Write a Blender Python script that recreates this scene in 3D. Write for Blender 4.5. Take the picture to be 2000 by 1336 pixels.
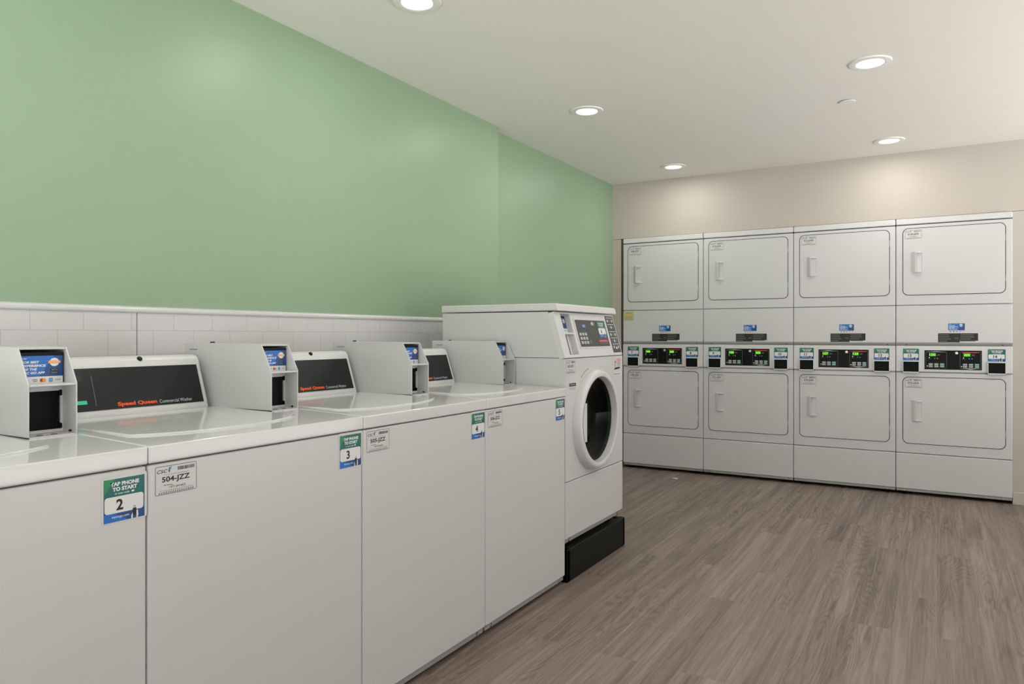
import bpy, bmesh, math, random
from mathutils import Matrix, Vector
random.seed(7)
for _o in list(bpy.data.objects): bpy.data.objects.remove(_o)
S = bpy.context.scene
COL = S.collection
PI = math.pi

# ------------------------------------------------------------------ camera
cam = bpy.data.cameras.new('camera'); camo = bpy.data.objects.new('camera', cam); COL.objects.link(camo)
cam.sensor_fit = 'HORIZONTAL'; cam.sensor_width = 36.0
cam.lens = 1420.8/2000*36.0
cam.shift_y = (656.0-668.0)/2000*-1*-1       # level camera, horizon at y = 656 of 1336
cam.clip_start = 0.05
camo.location = (0, 0, 1.15)
camo.rotation_euler = (math.radians(90), 0, math.radians(30.3))
S.camera = camo

# ------------------------------------------------------------------ world + colour
S.view_settings.view_transform = 'Standard'; S.view_settings.look = 'None'
S.view_settings.gamma = 1.0; S.view_settings.use_curve_mapping = False
S.view_settings.exposure = 0.0
W = bpy.data.worlds.new('world'); S.world = W; W.use_nodes = True
bg = W.node_tree.nodes['Background']
# added ambient fill through sides left open: made brighter from below to lift the ceiling
_n = W.node_tree.nodes; _tc = _n.new('ShaderNodeTexCoord'); _sp = _n.new('ShaderNodeSeparateXYZ'); _cr = _n.new('ShaderNodeMapRange')
W.node_tree.links.new(_tc.outputs['Generated'], _sp.inputs[0]); W.node_tree.links.new(_sp.outputs[2], _cr.inputs[0])
WB, WT = 5.8, 0.78
_cr.inputs[1].default_value = -0.30; _cr.inputs[2].default_value = 0.05; _cr.inputs[3].default_value = WB; _cr.inputs[4].default_value = WT
W.node_tree.links.new(_cr.outputs[0], bg.inputs[1]); bg.inputs[0].default_value = (1.0, 0.985, 0.965, 1)
LAMP_W = 3.7
CZ = 2.4855
LAMPS = [(-1.794, 2.318), (-1.794, 3.951), (-1.794, 5.594), (-0.282, 2.318), (-0.282, 3.951), (-0.282, 5.594),
         (-1.794, 0.685), (-0.282, 0.685), (1.23, 0.685), (1.23, 2.318), (1.23, 3.951), (1.23, 5.594),
         (-1.794, -0.94), (-0.282, -0.94), (1.23, -0.94)]
for i, (lx, ly) in enumerate(LAMPS):
    ld = bpy.data.lights.new('downlight_lamp', 'AREA'); ld.shape = 'DISK'; ld.size = 0.13
    ld.energy = LAMP_W; ld.color = (1.0, 0.965, 0.92)
    lo = bpy.data.objects.new('downlight_lamp', ld); lo.location = (lx, ly, CZ-0.008); COL.objects.link(lo)

# ------------------------------------------------------------------ materials
def srgb(r, g, b):
    f = lambda c: (c/255/12.92) if c/255 <= 0.04045 else ((c/255+0.055)/1.055)**2.4
    return (f(r), f(g), f(b), 1)
def mat(name, col, rough=0.4, metal=0.0, spec=0.5, emit=None, es=1.0, coat=0.0, bump=None, var=0.03):
    """procedural material: base colour with a slight noise variation, optional bump (scale, strength)"""
    m = bpy.data.materials.new(name); m.use_nodes = True; nt = m.node_tree; p = nt.nodes['Principled BSDF']
    p.inputs['Roughness'].default_value = rough; p.inputs['Metallic'].default_value = metal
    p.inputs['Specular IOR Level'].default_value = spec; p.inputs['Coat Weight'].default_value = coat
    p.inputs['Coat Roughness'].default_value = 0.05
    tc = nt.nodes.new('ShaderNodeTexCoord'); nz = nt.nodes.new('ShaderNodeTexNoise'); nz.inputs['Scale'].default_value = 6
    nt.links.new(tc.outputs['Object'], nz.inputs['Vector'])
    mx = nt.nodes.new('ShaderNodeMix'); mx.data_type = 'RGBA'
    mx.inputs[6].default_value = tuple(c*(1-var) for c in col[:3])+(1,); mx.inputs[7].default_value = tuple(min(1, c*(1+var)) for c in col[:3])+(1,)
    nt.links.new(nz.outputs['Fac'], mx.inputs[0]); nt.links.new(mx.outputs[2], p.inputs['Base Color'])
    if emit:
        p.inputs['Emission Color'].default_value = emit; p.inputs['Emission Strength'].default_value = es
    if bump:
        n2 = nt.nodes.new('ShaderNodeTexNoise'); n2.inputs['Scale'].default_value = bump[0]; n2.inputs['Detail'].default_value = 3
        nt.links.new(tc.outputs['Object'], n2.inputs['Vector'])
        b = nt.nodes.new('ShaderNodeBump'); b.inputs['Strength'].default_value = bump[1]; b.inputs['Distance'].default_value = 0.002
        nt.links.new(n2.outputs['Fac'], b.inputs['Height']); nt.links.new(b.outputs['Normal'], p.inputs['Normal'])
    return m
M = {}
M['white'] = mat('white_enamel', (0.585, 0.589, 0.588, 1), 0.28, bump=(90, 0.02), var=0.01)
M['top'] = mat('gloss_white_enamel', (0.63, 0.634, 0.632, 1), 0.11, spec=0.5, coat=0.12, bump=(7, 0.10), var=0.01)
M['plastic'] = mat('white_plastic', (0.62, 0.624, 0.622, 1), 0.30, var=0.01)
M['greyplate'] = mat('galvanised_plate', (0.36, 0.36, 0.355, 1), 0.45, metal=0.3, bump=(60, 0.1))
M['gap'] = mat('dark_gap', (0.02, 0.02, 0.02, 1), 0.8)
M['black'] = mat('black_plastic', (0.004, 0.005, 0.005, 1), 0.35, spec=0.15)
M['blackrub'] = mat('black_painted_steel', (0.006, 0.007, 0.006, 1), 0.5, spec=0.18, bump=(120, 0.12))
M['console'] = mat('dark_console_film', (0.010, 0.014, 0.014, 1), 0.16, spec=0.32, bump=(4, 0.12))
M['readerblack'] = mat('card_reader_black', (0.004, 0.006, 0.006, 1), 0.5, spec=0.12)
M['charcoal'] = mat('charcoal_film', (0.045, 0.045, 0.047, 1), 0.35)
M['orange'] = mat('orange_ink', srgb(238, 84, 18), 0.5)
M['lettergrey'] = mat('pale_grey_ink', srgb(190, 195, 198), 0.5)
M['greyink'] = mat('grey_ink', srgb(105, 108, 110), 0.5)
M['ink'] = mat('black_ink', (0.012, 0.012, 0.012, 1), 0.5)
M['inksoft'] = mat('dark_grey_ink', (0.07, 0.07, 0.07, 1), 0.5)
M['paper'] = mat('white_label_film', (0.60, 0.60, 0.59, 1), 0.35, var=0.01)
M['paperb'] = mat('bright_white_ink', (0.70, 0.71, 0.71, 1), 0.4, var=0.01)
M['blue'] = mat('blue_ink', srgb(22, 104, 186), 0.35)
M['navy'] = mat('navy_ink', srgb(12, 66, 130), 0.35)
M['skyblue'] = mat('sky_blue_ink', srgb(70, 150, 205), 0.4)
M['teal'] = mat('teal_ink', srgb(10, 98, 94), 0.35)
M['green'] = mat('green_ink', srgb(34, 132, 84), 0.35)
M['mint'] = mat('mint_green_ink', srgb(40, 205, 165), 0.4)
M['red'] = mat('red_ink', srgb(175, 40, 36), 0.4)
M['amber'] = mat('amber_ink', srgb(232, 150, 50), 0.4)
M['yellowlab'] = mat('yellowed_label_film', srgb(196, 190, 138), 0.4)
M['steel'] = mat('brushed_steel', (0.62, 0.62, 0.61, 1), 0.3, metal=1.0)
M['chrome'] = mat('polished_steel_drum', (0.05, 0.053, 0.055, 1), 0.16, metal=1.0)
M['rubber'] = mat('black_rubber_gasket', (0.015, 0.015, 0.016, 1), 0.45)
M['digit'] = mat('lit_green_digits', (0.05, 0.3, 0.02, 1), 0.5, emit=(0.30, 1.0, 0.06, 1), es=1.3)
M['digitglow'] = mat('dark_green_display_window', (0.010, 0.03, 0.008, 1), 0.4, emit=(0.04, 0.30, 0.01, 1), es=0.5)
M['led'] = mat('lit_white_led', (0.6, 0.6, 0.6, 1), 0.4, emit=(1, 1, 1, 1), es=0.8)
M['button'] = mat('grey_button', (0.36, 0.37, 0.37, 1), 0.4)
M['buttong'] = mat('pale_green_button', (0.24, 0.42, 0.37, 1), 0.4)
M['lens'] = mat('lit_lens', (0.9, 0.9, 0.9, 1), 0.5, emit=(1.0, 0.98, 0.94, 1), es=4.0)
M['ceilwhite'] = mat('white_trim_ring', (0.80, 0.79, 0.76, 1), 0.45, var=0.01)
def glass_mat():
    m = bpy.data.materials.new('dark_door_glass'); m.use_nodes = True; p = m.node_tree.nodes['Principled BSDF']
    nt = m.node_tree; tc = nt.nodes.new('ShaderNodeTexCoord'); nz = nt.nodes.new('ShaderNodeTexNoise'); nz.inputs['Scale'].default_value = 5
    nt.links.new(tc.outputs['Object'], nz.inputs['Vector'])
    mr = nt.nodes.new('ShaderNodeMapRange'); mr.inputs[3].default_value = 0.02; mr.inputs[4].default_value = 0.05
    nt.links.new(nz.outputs['Fac'], mr.inputs[0]); nt.links.new(mr.outputs[0], p.inputs['Roughness'])
    p.inputs['Base Color'].default_value = (0.16, 0.23, 0.23, 1); p.inputs['Transmission Weight'].default_value = 1.0
    p.inputs['IOR'].default_value = 1.14
    return m
M['glass'] = glass_mat()

def paint(name, col, rough, bs=160, bst=0.12, var=0.015):
    return mat(name, col, rough, bump=(bs, bst), var=var)
M['wallgreen'] = paint('green_satin_paint', (0.262, 0.382, 0.243, 1), 0.40)
M['beige'] = paint('beige_matt_paint', (0.49, 0.448, 0.400, 1), 0.55)
M['ceil'] = paint('cream_ceiling_paint', (0.79, 0.775, 0.725, 1), 0.75)
M['wallwhite'] = paint('pale_grey_paint', (0.40, 0.392, 0.376, 1), 0.6)

def tile_mat():
    m = bpy.data.materials.new('glazed_white_tile'); m.use_nodes = True; nt = m.node_tree; p = nt.nodes['Principled BSDF']
    g = nt.nodes.new('ShaderNodeNewGeometry'); sp = nt.nodes.new('ShaderNodeSeparateXYZ'); cb = nt.nodes.new('ShaderNodeCombineXYZ')
    nt.links.new(g.outputs['Position'], sp.inputs[0])
    ay = nt.nodes.new('ShaderNodeMath'); ay.operation = 'ADD'; ay.inputs[1].default_value = 0.0375
    az = nt.nodes.new('ShaderNodeMath'); az.operation = 'ADD'; az.inputs[1].default_value = -1.168+0.0855*14
    nt.links.new(sp.outputs[1], ay.inputs[0]); nt.links.new(sp.outputs[2], az.inputs[0])
    nt.links.new(ay.outputs[0], cb.inputs[0]); nt.links.new(az.outputs[0], cb.inputs[1])
    br = nt.nodes.new('ShaderNodeTexBrick'); br.offset = 0.5; br.inputs['Scale'].default_value = 1.0
    br.inputs['Brick Width'].default_value = 0.163; br.inputs['Row Height'].default_value = 0.0855
    br.inputs['Mortar Size'].default_value = 0.0011; br.inputs['Mortar Smooth'].default_value = 0.3
    br.inputs['Color1'].default_value = (0.62, 0.62, 0.618, 1); br.inputs['Color2'].default_value = (0.645, 0.645, 0.643, 1)
    br.inputs['Mortar'].default_value = (0.50, 0.50, 0.495, 1)
    nt.links.new(cb.outputs[0], br.inputs['Vector']); nt.links.new(br.outputs['Color'], p.inputs['Base Color'])
    b = nt.nodes.new('ShaderNodeBump'); b.invert = True; b.inputs['Strength'].default_value = 0.5; b.inputs['Distance'].default_value = 0.002
    nt.links.new(br.outputs['Fac'], b.inputs['Height']); nt.links.new(b.outputs['Normal'], p.inputs['Normal'])
    p.inputs['Roughness'].default_value = 0.18
    return m
M['tile'] = tile_mat()

def floor_mat():
    m = bpy.data.materials.new('taupe_wood_plank_vinyl'); m.use_nodes = True; nt = m.node_tree; L = nt.links; N = nt.nodes
    p = N['Principled BSDF']
    g = N.new('ShaderNodeNewGeometry'); sp = N.new('ShaderNodeSeparateXYZ'); L.new(g.outputs['Position'], sp.inputs[0])
    def math_(op, a, b=None):
        n = N.new('ShaderNodeMath'); n.operation = op
        for i, v in enumerate((a, b)):
            if v is None: continue
            if isinstance(v, (int, float)): n.inputs[i].default_value = v
            else: L.new(v, n.inputs[i])
        return n.outputs[0]
    X = sp.outputs[0]; Y = sp.outputs[1]
    cb = N.new('ShaderNodeCombineXYZ'); L.new(Y, cb.inputs[0]); L.new(X, cb.inputs[1])
    br = N.new('ShaderNodeTexBrick'); br.offset = 0.37; br.offset_frequency = 2
    for k, v in (('Scale', 1), ('Brick Width', 1.22), ('Row Height', 0.152), ('Mortar Size', 0.0005), ('Mortar Smooth', 0.1)): br.inputs[k].default_value = v
    br.inputs['Color1'].default_value = (0, 0, 0, 1); br.inputs['Color2'].default_value = (1, 1, 1, 1); br.inputs['Mortar'].default_value = (0.5, 0.5, 0.5, 1)
    L.new(cb.outputs[0], br.inputs['Vector'])
    rnd = N.new('ShaderNodeSeparateColor'); L.new(br.outputs['Color'], rnd.inputs[0]); R = rnd.outputs[0]
    Wv = math_('MULTIPLY', R, 37.0)
    def vec(sx, sy):
        c = N.new('ShaderNodeCombineXYZ'); L.new(math_('MULTIPLY', X, sx), c.inputs[0]); L.new(math_('MULTIPLY', Y, sy), c.inputs[1]); L.new(Wv, c.inputs[2]); return c.outputs[0]
    def noise(v, det=2, rough=0.5, dist=0.0):
        n = N.new('ShaderNodeTexNoise'); n.inputs['Scale'].default_value = 1; n.inputs['Detail'].default_value = det
        n.inputs['Roughness'].default_value = rough; n.inputs['Distortion'].default_value = dist; L.new(v, n.inputs['Vector']); return n.outputs['Fac']
    low = noise(vec(7.5, 0.85), 1.5, 0.42)
    ring = math_('SINE', math_('MULTIPLY', low, 190.0))
    ring = math_('POWER', math_('ADD', math_('MULTIPLY', ring, 0.5), 0.5), 2.2)
    ringmask = N.new('ShaderNodeMapRange'); ringmask.inputs[1].default_value = 0.45; ringmask.inputs[2].default_value = 0.62
    L.new(noise(vec(3.0, 0.9), 1), ringmask.inputs[0])
    ring = math_('MULTIPLY', ring, ringmask.outputs[0])
    streak = noise(vec(62, 1.5), 5, 0.66, 0.8)
    fine = noise(vec(320, 9), 2, 0.6)
    broad = noise(vec(15, 0.6), 3, 0.55, 0.9)
    tot = math_('ADD', math_('MULTIPLY', streak, 0.85), math_('MULTIPLY', broad, 0.85))
    tot = math_('ADD', tot, math_('MULTIPLY', fine, 0.30))
    tot = math_('ADD', tot, math_('MULTIPLY', ring, -0.17))
    tot = math_('ADD', tot, math_('MULTIPLY', R, 0.07))
    crack = N.new('ShaderNodeMapRange'); crack.inputs[1].default_value = 0.62; crack.inputs[2].default_value = 0.70; L.new(noise(vec(38, 1.1), 4, 0.6, 1.5), crack.inputs[0])
    tot = math_('ADD', tot, math_('MULTIPLY', crack.outputs[0], -0.16))
    mr = N.new('ShaderNodeMapRange'); mr.inputs[1].default_value = 0.66; mr.inputs[2].default_value = 1.36; L.new(tot, mr.inputs[0])
    cr = N.new('ShaderNodeValToRGB'); e = cr.color_ramp.elements
    e[0].position = 0.0; e[0].color = (0.100, 0.077, 0.063, 1); e[1].position = 1.0; e[1].color = (0.320, 0.258, 0.224, 1)
    k = e.new(0.5); k.color = (0.206, 0.160, 0.136, 1)
    L.new(mr.outputs[0], cr.inputs[0])
    mm = N.new('ShaderNodeMix'); mm.data_type = 'RGBA'; L.new(br.outputs['Fac'], mm.inputs[0]); L.new(cr.outputs[0], mm.inputs[6]); mm.inputs[7].default_value = (0.16, 0.125, 0.105, 1)
    L.new(mm.outputs[2], p.inputs['Base Color'])
    b = N.new('ShaderNodeBump'); b.inputs['Strength'].default_value = 0.25; b.inputs['Distance'].default_value = 0.001
    L.new(streak, b.inputs['Height']); L.new(b.outputs['Normal'], p.inputs['Normal'])
    p.inputs['Roughness'].default_value = 0.48; p.inputs['Specular IOR Level'].default_value = 0.35
    return m
M['floor'] = floor_mat()

# ------------------------------------------------------------------ mesh builder
FRONT = Matrix(((1, 0, 0, 0), (0, 0, -1, 0), (0, 1, 0, 0), (0, 0, 0, 1)))     # sticker plane (right, up, out) on a machine front
def slope(p0, p1, x=0.0):
    """plane whose 'up' runs from (y,z)=p0 to p1; out is towards the front"""
    dy, dz = p1[0]-p0[0], p1[1]-p0[1]; l = math.hypot(dy, dz); dy /= l; dz /= l
    return Matrix(((1, 0, 0, x), (0, dy, -dz, p0[0]), (0, dz, dy, p0[1]), (0, 0, 0, 1)))
class MB:
    def __init__(self): self.v = []; self.f = []; self.mi = []; self.mats = []; self.M = Matrix.Identity(4)
    def idx(self, m):
        m = M[m] if isinstance(m, str) else m
        if m not in self.mats: self.mats.append(m)
        return self.mats.index(m)
    def add_bm(self, bm, m):
        i = self.idx(m); b = len(self.v); bm.verts.index_update()
        for v in bm.verts: self.v.append(self.M @ v.co)
        for f in bm.faces: self.f.append([b+v.index for v in f.verts]); self.mi.append(i)
        bm.free(); return self
    def raw(self, vs, fs, m):
        i = self.idx(m); b = len(self.v)
        for v in vs: self.v.append(self.M @ Vector(v))
        for f in fs: self.f.append([b+k for k in f]); self.mi.append(i)
        return self
    def box(self, x0, x1, y0, y1, z0, z1, m, r=0.0, seg=2):
        bm = bmesh.new(); bmesh.ops.create_cube(bm, size=1)
        for v in bm.verts:
            v.co = Vector(((x0+x1)/2+v.co.x*(x1-x0), (y0+y1)/2+v.co.y*(y1-y0), (z0+z1)/2+v.co.z*(z1-z0)))
        if r > 0: bmesh.ops.bevel(bm, geom=list(bm.edges), offset=min(r, abs(x1-x0)/2.1, abs(y1-y0)/2.1, abs(z1-z0)/2.1), segments=seg, profile=0.5, affect='EDGES')
        return self.add_bm(bm, m)
    def prism(self, pts, a, b, m, r=0.0, seg=3, axis='x'):
        """polygon in (y,z) swept along x from a to b"""
        bm = bmesh.new()
        mk = (lambda p, t: (t, p[0], p[1])) if axis == 'x' else ((lambda p, t: (p[0], t, p[1])) if axis == 'y' else (lambda p, t: (p[0], p[1], t)))
        A = [bm.verts.new(mk(p, a)) for p in pts]; B = [bm.verts.new(mk(p, b)) for p in pts]
        n = len(pts); bm.faces.new(A); bm.faces.new(B[::-1])
        for i in range(n): bm.faces.new((A[i], B[i], B[(i+1) % n], A[(i+1) % n]))
        bmesh.ops.recalc_face_normals(bm, faces=bm.faces)
        if r > 0: bmesh.ops.bevel(bm, geom=[e for e in bm.edges if e.calc_face_angle(0) > 0.35], offset=r, segments=seg, profile=0.5, affect='EDGES')
        return self.add_bm(bm, m)
    def rplate(self, x0, x1, z0, z1, w0, w1, m, rad=0.01, n=5, bev=0.0):
        """rounded rectangle in the sticker plane from depth w0 to w1 (out)"""
        pts = []
        for cx, cy, a0 in ((x1-rad, z1-rad, 0), (x0+rad, z1-rad, 90), (x0+rad, z0+rad, 180), (x1-rad, z0+rad, 270)):
            for k in range(n+1):
                a = math.radians(a0+90*k/n); pts.append((cx+rad*math.cos(a), cy+rad*math.sin(a)))
        bm = bmesh.new()
        A = [bm.verts.new((p[0], p[1], w0)) for p in pts]; B = [bm.verts.new((p[0], p[1], w1)) for p in pts]; k = len(pts)
        bm.faces.new(A[::-1]); top = bm.faces.new(B)
        for i in range(k): bm.faces.new((A[i], A[(i+1) % k], B[(i+1) % k], B[i]))
        if bev > 0: bmesh.ops.bevel(bm, geom=list(top.edges), offset=bev, segments=2, profile=0.5, affect='EDGES')
        return self.add_bm(bm, m)
    def rect(self, x0, x1, z0, z1, w, m):
        return self.raw([(x0, z0, w), (x1, z0, w), (x1, z1, w), (x0, z1, w)], [(0, 1, 2, 3)], m)
    def poly(self, pts, w, m): return self.raw([(a, b, w) for a, b in pts], [tuple(range(len(pts)))], m)
    def disc(self, cx, cz, r, w, m, n=20, rz=None):
        rz = rz or r
        return self.poly([(cx+r*math.cos(2*PI*k/n), cz+rz*math.sin(2*PI*k/n)) for k in range(n)], w, m)
    def frame(self, x0, x1, z0, z1, t, w, m):
        self.rect(x0, x1, z1-t, z1, w, m); self.rect(x0, x1, z0, z0+t, w, m)
        self.rect(x0, x0+t, z0+t, z1-t, w, m); return self.rect(x1-t, x1, z0+t, z1-t, w, m)
    def rframe(self, x0, x1, z0, z1, t, w, m, rad, n=5):
        def ring(o):
            r_ = max(rad-o, 0.0005); P = []
            for cx, cy, a0 in ((x1-o-r_, z1-o-r_, 0), (x0+o+r_, z1-o-r_, 90), (x0+o+r_, z0+o+r_, 180), (x1-o-r_, z0+o+r_, 270)):
                for k in range(n+1):
                    a = math.radians(a0+90*k/n); P.append((cx+r_*math.cos(a), cy+r_*math.sin(a), w))
            return P
        a, b = ring(0), ring(t); k = len(a)
        return self.raw(a+b, [(i, (i+1) % k, k+(i+1) % k, k+i) for i in range(k)], m)
    def lathe(self, prof, c, m, n=64, axis='out', closed=False):
        """profile of (radius, out) turned about the out-axis of the sticker plane at centre c=(x,z)"""
        vs = []; fs = []; k = len(prof)
        for i in range(n):
            a = 2*PI*i/n
            for r, w in prof: vs.append((c[0]+r*math.cos(a), c[1]+r*math.sin(a), w))
        for i in range(n):
            j = (i+1) % n
            for q in range(k-1+(1 if closed else 0)):
                q2 = (q+1) % k; fs.append((i*k+q, j*k+q, j*k+q2, i*k+q2))
        return self.raw(vs, fs, m)
    def text(self, s, m, cx, cz, h, w=None, wt=0.0, out=0.0006, shear=0.0, align='C', space=1.0):
        vs, fs, (bw, bh) = glyphs(s, wt, shear, space)
        sy = h/bh; sx = (w/bw) if w else sy
        ox = cx-(bw*sx/2 if align == 'C' else 0)
        return self.raw([(ox+x*sx, cz-h/2+y*sy, out) for x, y in vs], fs, m)
    def build(self, name, parent=None, smooth=True, ang=32, wn=True):
        me = bpy.data.meshes.new(name); me.from_pydata([tuple(v) for v in self.v], [], self.f)
        for m in self.mats: me.materials.append(m)
        me.polygons.foreach_set('material_index', self.mi)
        me.polygons.foreach_set('use_smooth', [smooth]*len(self.f)); me.update()
        if smooth: me.set_sharp_from_angle(angle=math.radians(ang))
        o = bpy.data.objects.new(name, me); COL.objects.link(o)
        if parent: o.parent = parent
        if smooth and wn:
            md = o.modifiers.new('wn', 'WEIGHTED_NORMAL'); md.keep_sharp = True
        return o
def recalc(o):
    bm = bmesh.new(); bm.from_mesh(o.data); bmesh.ops.remove_doubles(bm, verts=bm.verts, dist=1e-6); bmesh.ops.recalc_face_normals(bm, faces=bm.faces); bm.to_mesh(o.data); bm.free(); return o
_G = {}
def glyphs(s, wt, shear, space):
    key = (s, wt, shear, space)
    if key in _G: return _G[key]
    cu = bpy.data.curves.new('t', 'FONT'); cu.body = s; cu.size = 1; cu.offset = wt; cu.shear = shear; cu.space_character = space
    cu.resolution_u = 3; cu.fill_mode = 'FRONT'
    o = bpy.data.objects.new('t', cu); COL.objects.link(o)
    dg = bpy.context.evaluated_depsgraph_get(); me = bpy.data.meshes.new_from_object(o.evaluated_get(dg))
    vs = [(v.co.x, v.co.y) for v in me.vertices]; fs = [tuple(p.vertices) for p in me.polygons]
    bpy.data.objects.remove(o); bpy.data.curves.remove(cu); bpy.data.meshes.remove(me)
    x0 = min(v[0] for v in vs); x1 = max(v[0] for v in vs); y0 = min(v[1] for v in vs); y1 = max(v[1] for v in vs)
    _G[key] = ([(x-x0, y-y0) for x, y in vs], fs, (x1-x0, y1-y0)); return _G[key]
def thing(name, label, cat, loc=(0, 0, 0), rz=0, group=None):
    o = bpy.data.objects.new(name, None); COL.objects.link(o); o.empty_display_size = 0.1
    o.location = loc; o.rotation_euler = (0, 0, rz); tag(o, label, cat, group); return o
def tag(o, label, cat, group=None):
    o['label'] = label; o['category'] = cat
    if group: o['group'] = group
    return o
def struct(o): o['kind'] = 'structure'; return o
def copy_tree(o, parent=None, loc=None):
    c = o.copy(); COL.objects.link(c)
    if parent: c.parent = parent
    if loc: c.location = loc
    for ch in list(o.children): copy_tree(ch, c)
    return c

# ------------------------------------------------------------------ room shell
XL = -2.421; XL2 = -2.481; YJ = 3.971; YB = 6.012
XR = 2.4; YR = -1.6; AX0, AX1, AZ, AY = -2.4020, 0.4443, 1.9995, 6.80
b = MB(); b.box(XL-0.3, XR+0.1, YR, AY+0.1, -0.08, 0, 'floor'); struct(b.build('floor', smooth=False))
b = MB(); b.box(XL-0.3, XR+0.1, YR, YB+0.2, CZ, CZ+0.08, 'ceil'); struct(b.build('ceiling', smooth=False))
b = MB(); b.prism([(XL-0.25, YR), (XL, YR), (XL, YJ), (XL2, YJ), (XL2, YB+0.1), (XL-0.25, YB+0.1)], 0, CZ, 'wallgreen', axis='z')
wl = struct(b.build('wall_left', smooth=False))
# tiled dado: two runs with a joint between them, and the moulded cap
JT = 1.533
b = MB(); b.box(XL, XL+0.009, YR, JT-0.0015, 0.0, 1.232, 'tile', 0.0012, 1); b.box(XL, XL+0.009, JT+0.0015, YJ, 0.0, 1.232, 'tile', 0.0012, 1)
b.box(XL2, XL2+0.009, YJ, YB, 0.0, 1.232, 'tile')
b.build('tile_wainscot', wl, smooth=False)
b = MB()
for x, y0, y1 in ((XL, YR, YJ+0.012), (XL2, YJ, YB)):
    b.prism([(x, 1.230), (x+0.012, 1.230), (x+0.0145, 1.236), (x+0.0145, 1.243), (x+0.010, 1.250), (x, 1.254)], y0, y1, 'plastic', axis='y', r=0.001, seg=1)
struct(b.build('trim_1'))
# back wall with the recess for the dryers
b = MB(); b.box(XL2-0.1, AX0, YB, YB+0.12, 0, AZ, 'beige'); b.box(AX1, XR+0.1, YB, YB+0.12, 0, AZ, 'beige'); b.box(XL2-0.1, XR+0.1, YB, YB+0.12, AZ+0.003, CZ, 'beige')
b.box(XL2-0.1, AX0-0.02, YB+0.12, AY, 0, AZ, 'beige'); b.box(AX1+0.02, AX1+0.1, YB+0.12, AY, 0, AZ, 'beige')
b.box(AX0-0.1, AX1+0.1, AY, AY+0.08, 0, AZ+0.1, 'beige'); b.box(AX0-0.02, AX1+0.02, YB+0.12, AY, AZ+0.003, AZ+0.08, 'beige')
wb = struct(b.build('wall_back', smooth=False))
b = MB(); b.box(XR, XR+0.1, YR, 2.3, 0, CZ, 'wallwhite'); struct(b.build('wall_right', smooth=False))
b = MB(); b.box(AX1, XR, YB-0.010, YB, 0, 0.085, 'beige', 0.004, 2); struct(b.build('baseboard_back'))
# corner bead between the green and the beige paint
# ------------------------------------------------------------------ ceiling fittings
def downlight(x, y, label):
    t = thing('recessed_light', label, 'ceiling light', (x, y, CZ), 0, 'recessed downlights')
    b = MB(); b.lathe([(0.063, 0.0), (0.063, -0.006), (0.070, -0.009), (0.094, -0.006), (0.0965, -0.001), (0.0965, 0.0)], (0, 0), 'ceilwhite', n=48)
    b.build('trim_ring', t)
    b = MB(); b.disc(0, 0, 0.0635, 0, 'lens', n=40); b.v = [Vector((v.x, v.y, -0.004)) for v in b.v]; b.f = [f[::-1] for f in b.f]
    b.build('lens', t, smooth=False)
    return t
LL = {(-1.794, 2.318): 'round recessed ceiling light at the top edge of the picture, nearest over the washers',
      (-1.794, 3.951): 'round recessed ceiling light beside the green wall, near where the wall steps back',
      (-1.794, 5.594): 'smallest round recessed ceiling light, over the floor before the two leftmost dryers',
      (-0.282, 3.951): 'large round recessed ceiling light at right, nearer than the sprinkler cover',
      (-0.282, 5.594): 'round recessed ceiling light above the rightmost dryers, closest to beige wall'}
for p, l in LL.items(): downlight(p[0], p[1], l)
t = thing('sprinkler_cover', 'flat round white sprinkler cover plate on the ceiling, unlit', 'sprinkler cover', (-0.441, 4.541, CZ))
b = MB(); b.lathe([(0.0, -0.007), (0.040, -0.007), (0.043, -0.005), (0.043, -0.0035), (0.0, -0.0035)], (0, 0), 'ceilwhite', n=40); b.build('plate', t)
b = MB(); b.lathe([(0.0, -0.0036), (0.036, -0.0036), (0.036, 0.0), (0.0, 0.0)], (0, 0), 'gap', n=32); b.build('gap_ring', t)

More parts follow.
